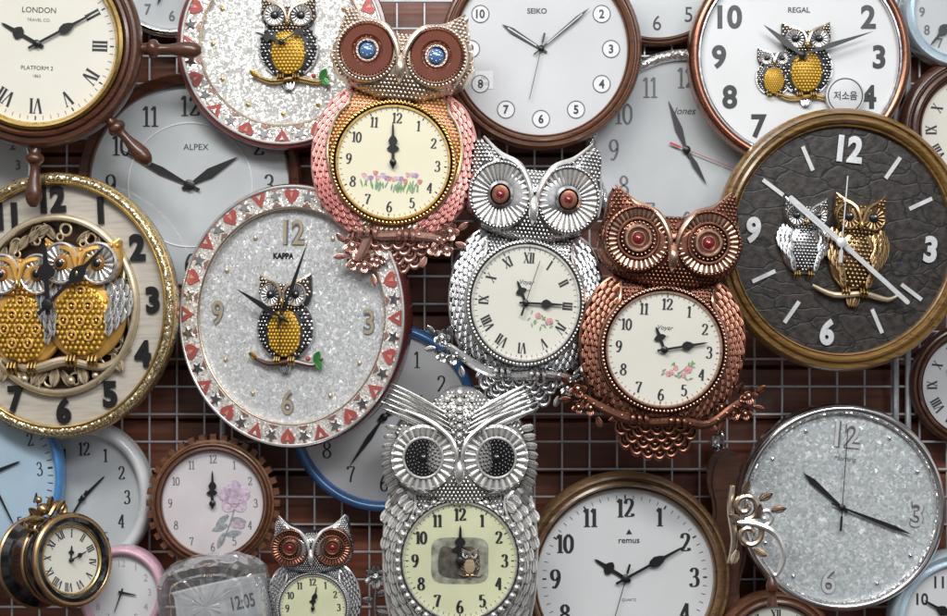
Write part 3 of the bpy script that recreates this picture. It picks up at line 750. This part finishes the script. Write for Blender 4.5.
# gear clock
T=clock('brown gear-edged clock with rose printed dial',213,503,62,52,.12,'wbrown','pinkdial','step',h=9,sx=.97)
mb=MB()
for i in range(36):
    a=2*pi*i/36; q=lambda r,t:(r*cos(a+t),r*sin(a+t)); mb.prism([q(60,-.06),q(69,-.045),q(69,.045),q(60,.06)],-9,9,'wbrown')
mb.ring(0,0,1,61,2.4,'wantique',72); T.put(mb,'gear_rim')
nums(T,44,8,'nib','grey',thick=.12,sx=.85); 
mb=MB()
for k in range(5): mb.feather(22,6,.3+k*.1,17,15,k*72,'lav',.25,.1)
for k in range(5): mb.feather(22,6,.9+k*.1,10,10,k*72+36,'mauve',.25,.1)
for k in range(3): mb.feather(22,4,1.5+k*.1,6,7,k*120,'lav',.25,.1)
for k in range(4): mb.feather(26,-24,.3+k*.1,8,7,k*40-60,'mauve',.2,.1)
mb.tube([(22,-6,.4),(17,-22,.4),(8,-42,.4)],.7,'leafgrey',6,4)
for a,x,y in ((100,18,-16),(250,15,-22),(80,13,-32),(230,16,-12),(205,12,-30)): mb.feather(x,y,.3,17,7,a,'leafgrey',.12,.05,1)
T.put(mb,'rose_print'); T.hands(356,0,None,20,33,50,2.4,'spade',2)

# pink clock
T=clock('small pink rimmed plastic clock with white dial',122,592,46,37,.17,'pinkpl','white','round',h=8,sx=.95)
nums(T,29,7,'sans','mauve',off=0); T.hands(100,200,None,16,22,20,1.2,'taper')

# ------------------------------------------------------------ couple of owls clock
T=Thing('wall_clock','gold rimmed clock with two owls and black numerals','clock',58,305,.15,yaw=-7,roll=-3,sx=.92,group=GC)
mb=MB(); mb.lathe(rimprof(132,121,8,'round',16),'glitgold',n=128); mb.ring(0,0,6,122,1.8,'gold',128); mb.ring(0,0,3,131,1.6,'gold',128); mb.disc(0,0,-16,128,'wdark',96); T.put(mb,'rim')
mb=MB(); mb.lathe([(122,-3),(89,-3)],'wpale',n=96); T.put(mb,'dial')
mb=MB(); mb.lathe([(91,-3),(91,4),(89,6),(87,6.5),(85,6),(84,3),(84,-8)],'paleg',n=96)
for k in range(16):
    a=2*pi*k/16; mb.feather(66*sin(a),66*cos(a),-1,20,9,math.degrees(a)+(35 if k%2 else -35),'paleg',1.5,3,1)
    mb.ring(76*sin(a+.18),76*cos(a+.18),1,6,1.5,'paleg',16); mb.ring(68*sin(a+.1),68*cos(a+.1),1,3.6,1.2,'paleg',14)
T.put(mb,'inner_ring')
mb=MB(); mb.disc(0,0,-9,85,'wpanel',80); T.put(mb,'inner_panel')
nums(T,106,27,'sans','black',off=.05,th=3,sx=.95,z=-1)
mb=MB()
mb.tube([(-70,-50,0),(-30,-62,6),(10,-56,8),(50,-64,4),(78,-46,0)],[3,5,5,4,3],'paleg',10,5)
for x,y,a in ((-60,-55,200),(-30,-66,170),(-5,-62,190),(22,-62,160),(48,-62,200),(-48,-60,150),(36,-64,120),(-16,-66,230),(60,-52,150)): mb.feather(x,y,2,20,12,a,'paleg',1.5,2,1)
for x,y in ((-40,-72),(12,-76),(40,-72)): mb.ball(x,y,3,4.5,'paleg',12)
for sg in (-1,1):
    mb.tube([(sg*80,-30,0),(sg*76,10,3),(sg*78,40,1)],[2.4,3,1.8],'paleg',8,4)
    for k in range(3): mb.feather(sg*76,-20+k*22,2,16,9,sg*(-30+k*5),'paleg',1.3,2,1)
for k in range(5):
    mb.feather(-60+k*10,44+k*7,2,18,10,20+k*12,'paleg',1.3,2,1)
T.put(mb,'carved_branch')
mini_owl(T,-37,-2,128,0,'yellow','pearl','orange',rim='pearl',ir='amber',branch=None,wide=1.16,feath=True,base='orange',er=.16,stripe='orange',ear=.45,irr=.062)
mini_owl(T,33,4,132,5,'yellow','pearl','orange',rim='pearl',ir='amber',branch=None,wide=1.16,feath=True,base='orange',er=.16,stripe='orange',ear=.45,irr=.062)
T.hands(357,48,None,62,86,60,4.4,'spade',27)

# ------------------------------------------------------------ large mosaic clock
T=clock('crushed crystal clock with red mosaic rim and owl',293,316,130,108,.16,'glitwhite','ice','flat',h=9,back=22,case='burg',yaw=-12,roll=1,sx=.9,cw=2)
mosaic(T,130,108,9,40)
bignum(T,(('12',0,84),('3',88,-4),('6',-4,-86),('9',-88,2)),25,'grey','paleg',.04)
mb=MB(); mb.text('KAPPA',-12,60,6.2,'black',.6,off=.05); T.put(mb,'brand_lettering')
for k in range(12):
    if k%3: mb=MB(); x,y=pos(k,90); mb.bead(x,y,.8,2.6,'paleg',10); T.put(mb,'hour_mark')
mini_owl(T,-7,-3,90,2,'yellow','silver','champagne',branch='wdark',wide=1.2)
T.hands(299,22,182,60,82,34,2.4,'leaf',19,x=-6,y=-2)

# ------------------------------------------------------------ gilded clock with two owls
T=clock('large gilded wooden clock with dark crackled dial',842,240,132,113,.17,'wgold','crackle','step',h=12,roll=6,sx=.975,yaw=3)
bignum(T,(('12',-2,91),('3',92,0),('6',-6,-93),('9',-93,0)),27,'satin','satin',.045,1.5)
for k in range(12):
    if k%3:
        mb=MB(); a=radians(k*30); c,s_=cos(a),sin(a); ra,rb,w=76,102,2
        mb.prism([(ra*s_-w*c,ra*c+w*s_),(ra*s_+w*c,ra*c-w*s_),(rb*s_+w*c,rb*c-w*s_),(rb*s_-w*c,rb*c+w*s_)],.4,1.6,'satin'); T.put(mb,'hour_mark')
mini_owl(T,-40,-2,80,2,'silver','silver','silver',rim='silver',branch=None,wide=1,ang=2,feath=True,base='silver')
mini_owl(T,14,-4,102,3,'bronze','bronze','bronze',rim='bronze',branch='paleg',wide=.92,ang=4,leaf=False,feath=True,base='bronze')
T.hands(310,131,5,70,92,66,5.4,'stick',19,'satin',smat='satin',inner='white2',x=-6,y=-4,hub=5)

# ------------------------------------------------------------ ship's wheel clock
T=Thing('wall_clock','dark wood ship wheel clock with brass ringed dial','clock',38,44,.18,roll=2,group=GC)
mb=MB(); mb.lathe(rimprof(104,84,10,'step',16),'wdark',n=128); mb.disc(0,0,-16,100,'wdark'); T.put(mb,'rim')
mb=MB(); mb.lathe([(88,4),(87,10),(84,12),(82,11),(79,6),(79,-1)],'gold',n=96); T.put(mb,'bezel')
mb=MB(); mb.disc(0,0,0,80,'creamy',96); T.put(mb,'dial')
nums(T,62,15,'roman','dark',thick=.16,brand=[('LONDON',0,34,5.5,'dark'),('TRAVEL CO.',0,24,3,'grey'),('PLATFORM 2',0,-24,4,'dark'),('1863',0,-32,3,'grey')],ticks=(72,76,'dark',.35,60,.5,1.4))
T.hands(300,62,None,42,62,50,2.8,'spade',2)
for k in range(8):
    mb=MB(); a=radians(k*45); P=lambda r,z=-4:(r*sin(a),r*cos(a),z)
    prof=[(96,5),(108,5.5),(112,9),(117,9),(121,5),(130,5),(140,7),(150,8.5),(158,7),(163,3)]
    mb.tube([P(r) for r,_ in prof],[q for _,q in prof],'wdark',14,3)
    T.put(mb,'handle')

# ------------------------------------------------------------ owl clocks
PH=[(0,128),(12,129),(28,134),(44,142),(56,151),(63,142),(67,124),(71,108),(68,88),(52,74),(28,64),(0,58)]
T=Thing('owl_clock','champagne owl clock with pink wings and cream dial','clock',394,164,.2,roll=5,group=GO)
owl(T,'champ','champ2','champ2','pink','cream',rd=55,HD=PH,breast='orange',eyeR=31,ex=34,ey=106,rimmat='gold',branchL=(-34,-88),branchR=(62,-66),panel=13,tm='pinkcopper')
mb=MB(); rnd=random.Random(3)
for i in range(40):
    x=rnd.uniform(-29,29); mb.feather(x,-28+rnd.uniform(-2,3),.15,rnd.uniform(6,10),1.8,rnd.uniform(-25,25),'leaf' if i%4 else 'leafgrey',.1,.03,1)
for i in range(16):
    x=-28+i*3.7+rnd.uniform(-.6,.6); yy=-18+rnd.uniform(-3,5)
    for k in(-1,0,1): mb.feather(x,yy,.35+.05*k,5,2.6,k*24,['rosepale','lav','violet','rose'][i%4],.15,.05)
T.put(mb,'flower_print')
owl_dial(T,55,'nib',10,ha=0,ma=0,Lh=26,Lm=40,sa=None)
T=Thing('owl_clock','antique silver owl clock with Roman numeral dial','clock',525,303,.19,roll=4.5,group=GO,sx=.93)
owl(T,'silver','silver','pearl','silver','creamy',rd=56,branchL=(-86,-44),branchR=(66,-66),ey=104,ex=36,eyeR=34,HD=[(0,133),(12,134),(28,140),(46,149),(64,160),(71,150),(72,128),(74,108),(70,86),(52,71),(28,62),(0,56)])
sprig(T,16,-17,13,'rose',4)
owl_dial(T,56,'roman',10.5,brand=[('Voyar',0,20,6,'dark',0,.3),('Since',0,13,2.5,'grey')],ha=338,ma=93,sa=20,Lh=24,Lm=42)
T=Thing('owl_clock','antique copper owl clock with cream floral dial','clock',662,349,.235,roll=4,group=GO)
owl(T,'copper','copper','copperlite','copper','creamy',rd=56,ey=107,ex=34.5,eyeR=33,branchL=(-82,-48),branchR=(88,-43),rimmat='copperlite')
sprig(T,16,-19,14,'rose',5)
owl_dial(T,56,'nib',11,brand=[('Voyar',0,21,6,'dark',0,.3),('Gallery',0,13,2.5,'grey')],ha=340,ma=81,sa=None,Lh=24,Lm=44)
HW=[(0,172),(14,170),(26,162),(33,150),(42,143),(58,141),(66,132),(68,115),(70,95),(64,76),(45,64),(20,56),(0,50)]
BW=[(0,80),(56,80),(73,62),(78,30),(79,0),(76,-40),(66,-74),(40,-92),(0,-98)]
T=Thing('owl_clock','pearly silver owl clock with pale green dial','clock',460,558,.2,group=GO,sx=.97)
owl(T,'fan','pearl','pearl','pearl','green',rd=57,HD=HW,BD=BW,eyeR=33,ex=37,ey=103,tail=False,rimmat='pearl')
mb=MB(); mb.prism(catmull([(-26,-20),(0,-23),(26,-20),(29,0),(26,20),(0,23),(-26,20),(-29,0)],True,4),.1,.1,'photo'); mb.prism(catmull([(-20,-14),(0,-18),(18,-14),(20,4),(12,14),(-4,12),(-18,14),(-22,2)],True,4),.2,.08,'photo2'); T.put(mb,'picture')
mini_owl(T,10,-1,28,.4,'wtan','champagne','champagne',branch='wdark',leaf=False)
owl_dial(T,57,'nib',12,thick=.24,ha=358,ma=1,Lh=22,Lm=36,w=3.2)
T=Thing('owl_clock','small silver owl clock with green dial','clock',314,606,.21,group=GO,k=.57,roll=-1)
owl(T,'copper','silver','pearl','silver','green',rd=56,ey=107,ex=37,branchL=(-75,-60),branchR=(86,-60),em='copper')
owl_dial(T,56,'nib',12,thick=.2,ha=358,ma=10,Lh=22,Lm=40)
T=Thing('metal_flower_ornament','small silver flower and leaf ornament','ornament',376,577,.16)
mb=MB()
for k in range(6): mb.feather(0,0,0,12,9,k*60,'silver',1.2,2)
mb.bead(0,0,3,4,'silver',12); mb.tube([(0,-8,0),(-2,-30,0),(4,-60,0)],[2,2.5,2],'silver',8,4)
for a,y in ((70,-18),(-80,-24),(100,-34)): mb.feather(0,y,0,14,7,a,'silver',1.2,2,1)
T.put(mb,'flower')

# ------------------------------------------------------------ ornate double sided clock
T=Thing('station_clock','small brass double-sided clock with ornate crest','clock',70,560,.25,yaw=47,pitch=-8,roll=-20,sy=1.04,group='ornate hanging clocks')
mb=MB(); mb.lathe([(36,-70),(42,-66),(44,-56),(39,-50),(40,-20),(44,-10),(46,0),(43,7),(37,9),(33,4),(32,0)],'blackgl',n=72); mb.ring(0,0,5,42,3.4,'bronze',72); mb.ring(0,0,3,33.5,1.8,'gold',72); mb.ring(0,0,-60,43,3,'bronze',72); mb.ring(0,0,-20,41,2.4,'bronze',72); mb.disc(0,0,-69,37,'gold'); T.put(mb,'case')
mb=MB(); mb.disc(0,0,0,33,'creamy',64); T.put(mb,'dial'); nums(T,26,8,'roman','dark',thick=.15); T.hands(10,70,None,14,20,20,1.4,'spade',1.5)
mb=MB()
for sg in (-1,1):
    mb.tube([(sg*4,46,-12),(sg*16,52,-12),(sg*24,46,-12),(sg*19,40,-12),(sg*14,44,-12)],[3,3.4,3,2.5,2],'bronze',8,5)
    mb.feather(sg*6,48,-12,16,8,sg*30,'bronze',1.3,2,1); mb.feather(sg*12,46,-10,14,8,sg*62,'bronze',1.3,2,1)
mb.ball(0,54,-12,6,'bronze'); mb.ball(0,64,-12,3.5,'bronze')
T.put(mb,'crest')
def spiral(cx,cy,r0,r1,a0,turns,z=0,n=14):
    return [(cx+(r0+(r1-r0)*i/n)*cos(radians(a0)+turns*2*pi*i/n),cy+(r0+(r1-r0)*i/n)*sin(radians(a0)+turns*2*pi*i/n),z) for i in range(n+1)]
T=Thing('scroll_bracket','silver wrought scroll bracket with hanging finial','bracket',757,530,.2,group='ornate hanging clocks')
mb=MB()
mb.tube(spiral(-12,24,14,3,-90,1.3),[3.2]*15,'champagne',8,3); mb.tube(spiral(-8,-4,15,3,90,-1.3),[3.2]*15,'champagne',8,3)
mb.tube(spiral(8,14,10,2,200,1.2),[2.8]*15,'pearl',8,3); mb.tube([(-24,44,-6),(-26,20,-4),(-22,-10,-4),(-26,-34,-6)],[3,3.5,3.5,3],'champagne',8,4)
mb.tube([(-20,8,0),(0,6,2),(18,-4,4),(26,-26,4),(18,-44,4),(10,-36,4)],[3.4,3.6,3.4,3.2,2.8,2],'pearl',8,5)
mb.tube([(14,-46,0),(15,-56,0),(15,-64,0),(15,-76,0)],[3,6.5,4,6],'wdark',12,4); mb.ball(15,-58,0,6,'wdark')
for x,y,a in ((-14,36,20),(2,30,60),(-4,-18,120),(14,20,80),(-20,-20,200),(-16,8,-60),(0,12,10)): mb.feather(x,y,2,15,9,a,'champagne',1.3,2,1)
T.put(mb,'scrolls')
T=Thing('wooden_wall_bracket','dark carved wooden bracket board with stepped edge','bracket',727,520,.09)
mb=MB(); P=catmull([(-14,64),(0,72),(12,62),(18,40),(14,10),(20,-30),(12,-70),(16,-110),(-18,-110),(-12,-70),(-20,-30),(-14,10),(-20,40)],True,5)
mb.prism(P,-8,8,'wdark'); mb.prism([(x*.75,y*.93) for x,y in P],0,4,'wdark'); T.put(mb,'board')
T=Thing('metal_hook','small chrome hanging hook on the wire rack','hook',718,444,.045)
mb=MB(); mb.prism([(-6,8),(6,8),(6,-5),(-6,-5)],0,2,'chrome'); mb.tube([(0,-2,2),(0,-4,12),(0,2,22),(0,10,24)],1.6,'chrome',8,4); mb.bead(0,11,24,3,'chrome'); mb.lathe([(3,0),(3,14),(2,15)],'chrome',0,12,16); T.put(mb,'hook_plate')

# ------------------------------------------------------------ digital clock in clear package
T=Thing('digital_clock','silver digital desk clock showing the time','clock',222,602,.2,pitch=-8,roll=-12)
mb=MB(); P=catmull([(-42,20),(42,20),(46,14),(46,-22),(42,-28),(-42,-28),(-46,-22),(-46,14)],True,4); mb.prism(P,-14,14,'steelwhite'); mb.prism([(x*.93,y*.9) for x,y in P],0,1.4,'sticker'); T.put(mb,'casing')
mb=MB(); mb.prism([(4,12),(38,12),(38,-20),(4,-20)],1.5,.4,'cool'); mb.text('12:05',21,-4,14,'black',2.2,off=.02,sx=.62); mb.prism([(-38,12),(-4,12),(-4,-20),(-38,-20)],1.5,.4,'white2'); T.put(mb,'display')
m,nt,b=newmat('clear_plastic_shell')
tr=nt.nodes.new('ShaderNodeBsdfTransparent'); tr.inputs['Color'].default_value=(.93,.94,.95,1); gl=nt.nodes.new('ShaderNodeBsdfGlossy'); gl.inputs['Roughness'].default_value=.08; df=nt.nodes.new('ShaderNodeBsdfDiffuse'); df.inputs['Color'].default_value=(.6,.61,.63,1)
m1=nt.nodes.new('ShaderNodeMixShader'); m1.inputs[0].default_value=.35; nt.links.new(gl.outputs[0],m1.inputs[1]); nt.links.new(df.outputs[0],m1.inputs[2])
lw=nt.nodes.new('ShaderNodeLayerWeight'); lw.inputs['Blend'].default_value=.45
mr=nt.nodes.new('ShaderNodeMapRange'); mr.inputs['To Min'].default_value=.25; mr.inputs['To Max'].default_value=.95; nt.links.new(lw.outputs['Facing'],mr.inputs['Value'])
m2=nt.nodes.new('ShaderNodeMixShader'); nt.links.new(mr.outputs['Result'],m2.inputs[0]); nt.links.new(tr.outputs[0],m2.inputs[1]); nt.links.new(m1.outputs[0],m2.inputs[2])
nt.links.new(m2.outputs[0],nt.nodes['Material Output'].inputs['Surface'])
T=Thing('plastic_package','bulky clear plastic package around a digital clock','package',214,602,.215,roll=-8,yaw=-6)
mb=MB(); rnd=random.Random(5)
base=catmull([(-48,34),(-20,44),(20,44),(48,32),(54,10),(52,-34),(0,-42),(-52,-36),(-54,8)],True,6)
R=[]
for sc_,z in ((1.04,-16),(1.04,-14),(1.0,-13),(.99,0),(.97,14),(.93,20),(.86,23),(.7,24),(.66,27),(.5,28),(.25,28.5),(.01,28.5)):
    R.append([(x*sc_+rnd.uniform(-.7,.7)*(sc_>.1),y*sc_+rnd.uniform(-.7,.7)*(sc_>.1),z+rnd.uniform(-.8,.8)) for x,y in base])
mb.rows(R,m,True); T.put(mb,'shell',ang=18)

# ------------------------------------------------------------ light, world, camera
sc=bpy.context.scene
w=bpy.data.worlds.new('World'); sc.world=w; w.use_nodes=True; nt=w.node_tree; bg=nt.nodes['Background']
t=nt.nodes.new('ShaderNodeTexCoord'); sp_=nt.nodes.new('ShaderNodeSeparateXYZ'); nt.links.new(t.outputs['Generated'],sp_.inputs[0])
mr=nt.nodes.new('ShaderNodeMapRange'); mr.inputs['From Min'].default_value=-1; nt.links.new(sp_.outputs['Z'],mr.inputs['Value'])
c=ramp(nt,mr.outputs['Result'],[(.1,(.09,.075,.065)),(.45,(.2,.19,.185)),(.6,(.6,.6,.6)),(.9,(1,1,1))])
n=noise(nt,t.outputs['Generated'],3.5,2); c2=ramp(nt,n,[(.44,(.14,.14,.14)),(.58,(1.6,1.6,1.6))])
mm=nt.nodes.new('ShaderNodeMix'); mm.data_type='RGBA'; mm.blend_type='MULTIPLY'; mm.inputs[0].default_value=1
nt.links.new(c,mm.inputs[6]); nt.links.new(c2,mm.inputs[7]); nt.links.new(mm.outputs[2],bg.inputs['Color']); bg.inputs['Strength'].default_value=.8
def area(x,y,z,tx,tz,sx,sy,P,col=(1,1,1)):
    l=bpy.data.lights.new('ceiling_lamp','AREA'); l.shape='RECTANGLE'; l.size=sx; l.size_y=sy; l.energy=P; l.color=col
    o=bpy.data.objects.new('ceiling_lamp',l); COL.objects.link(o); o.location=(x,y,z)
    o.rotation_euler=(Vector((tx,0,tz))-Vector((x,y,z))).to_track_quat('-Z','Y').to_euler()
area(-.5,-1.8,Z0+1.4,0,Z0,1.3,.3,30,(1,.99,.96)); area(.7,-2.3,Z0+1.1,.2,Z0-.1,1.3,.35,26,(.97,.99,1))
cam=bpy.data.cameras.new('Camera'); co=bpy.data.objects.new('Camera',cam); COL.objects.link(co); co.location=(0,-D,Z0); co.rotation_euler=(radians(90),0,0)
cam.sensor_width=36; cam.lens=36*D/(947*S); cam.clip_end=50; sc.camera=co
sc.view_settings.view_transform='Standard'; sc.view_settings.look='None'; sc.view_settings.exposure=0
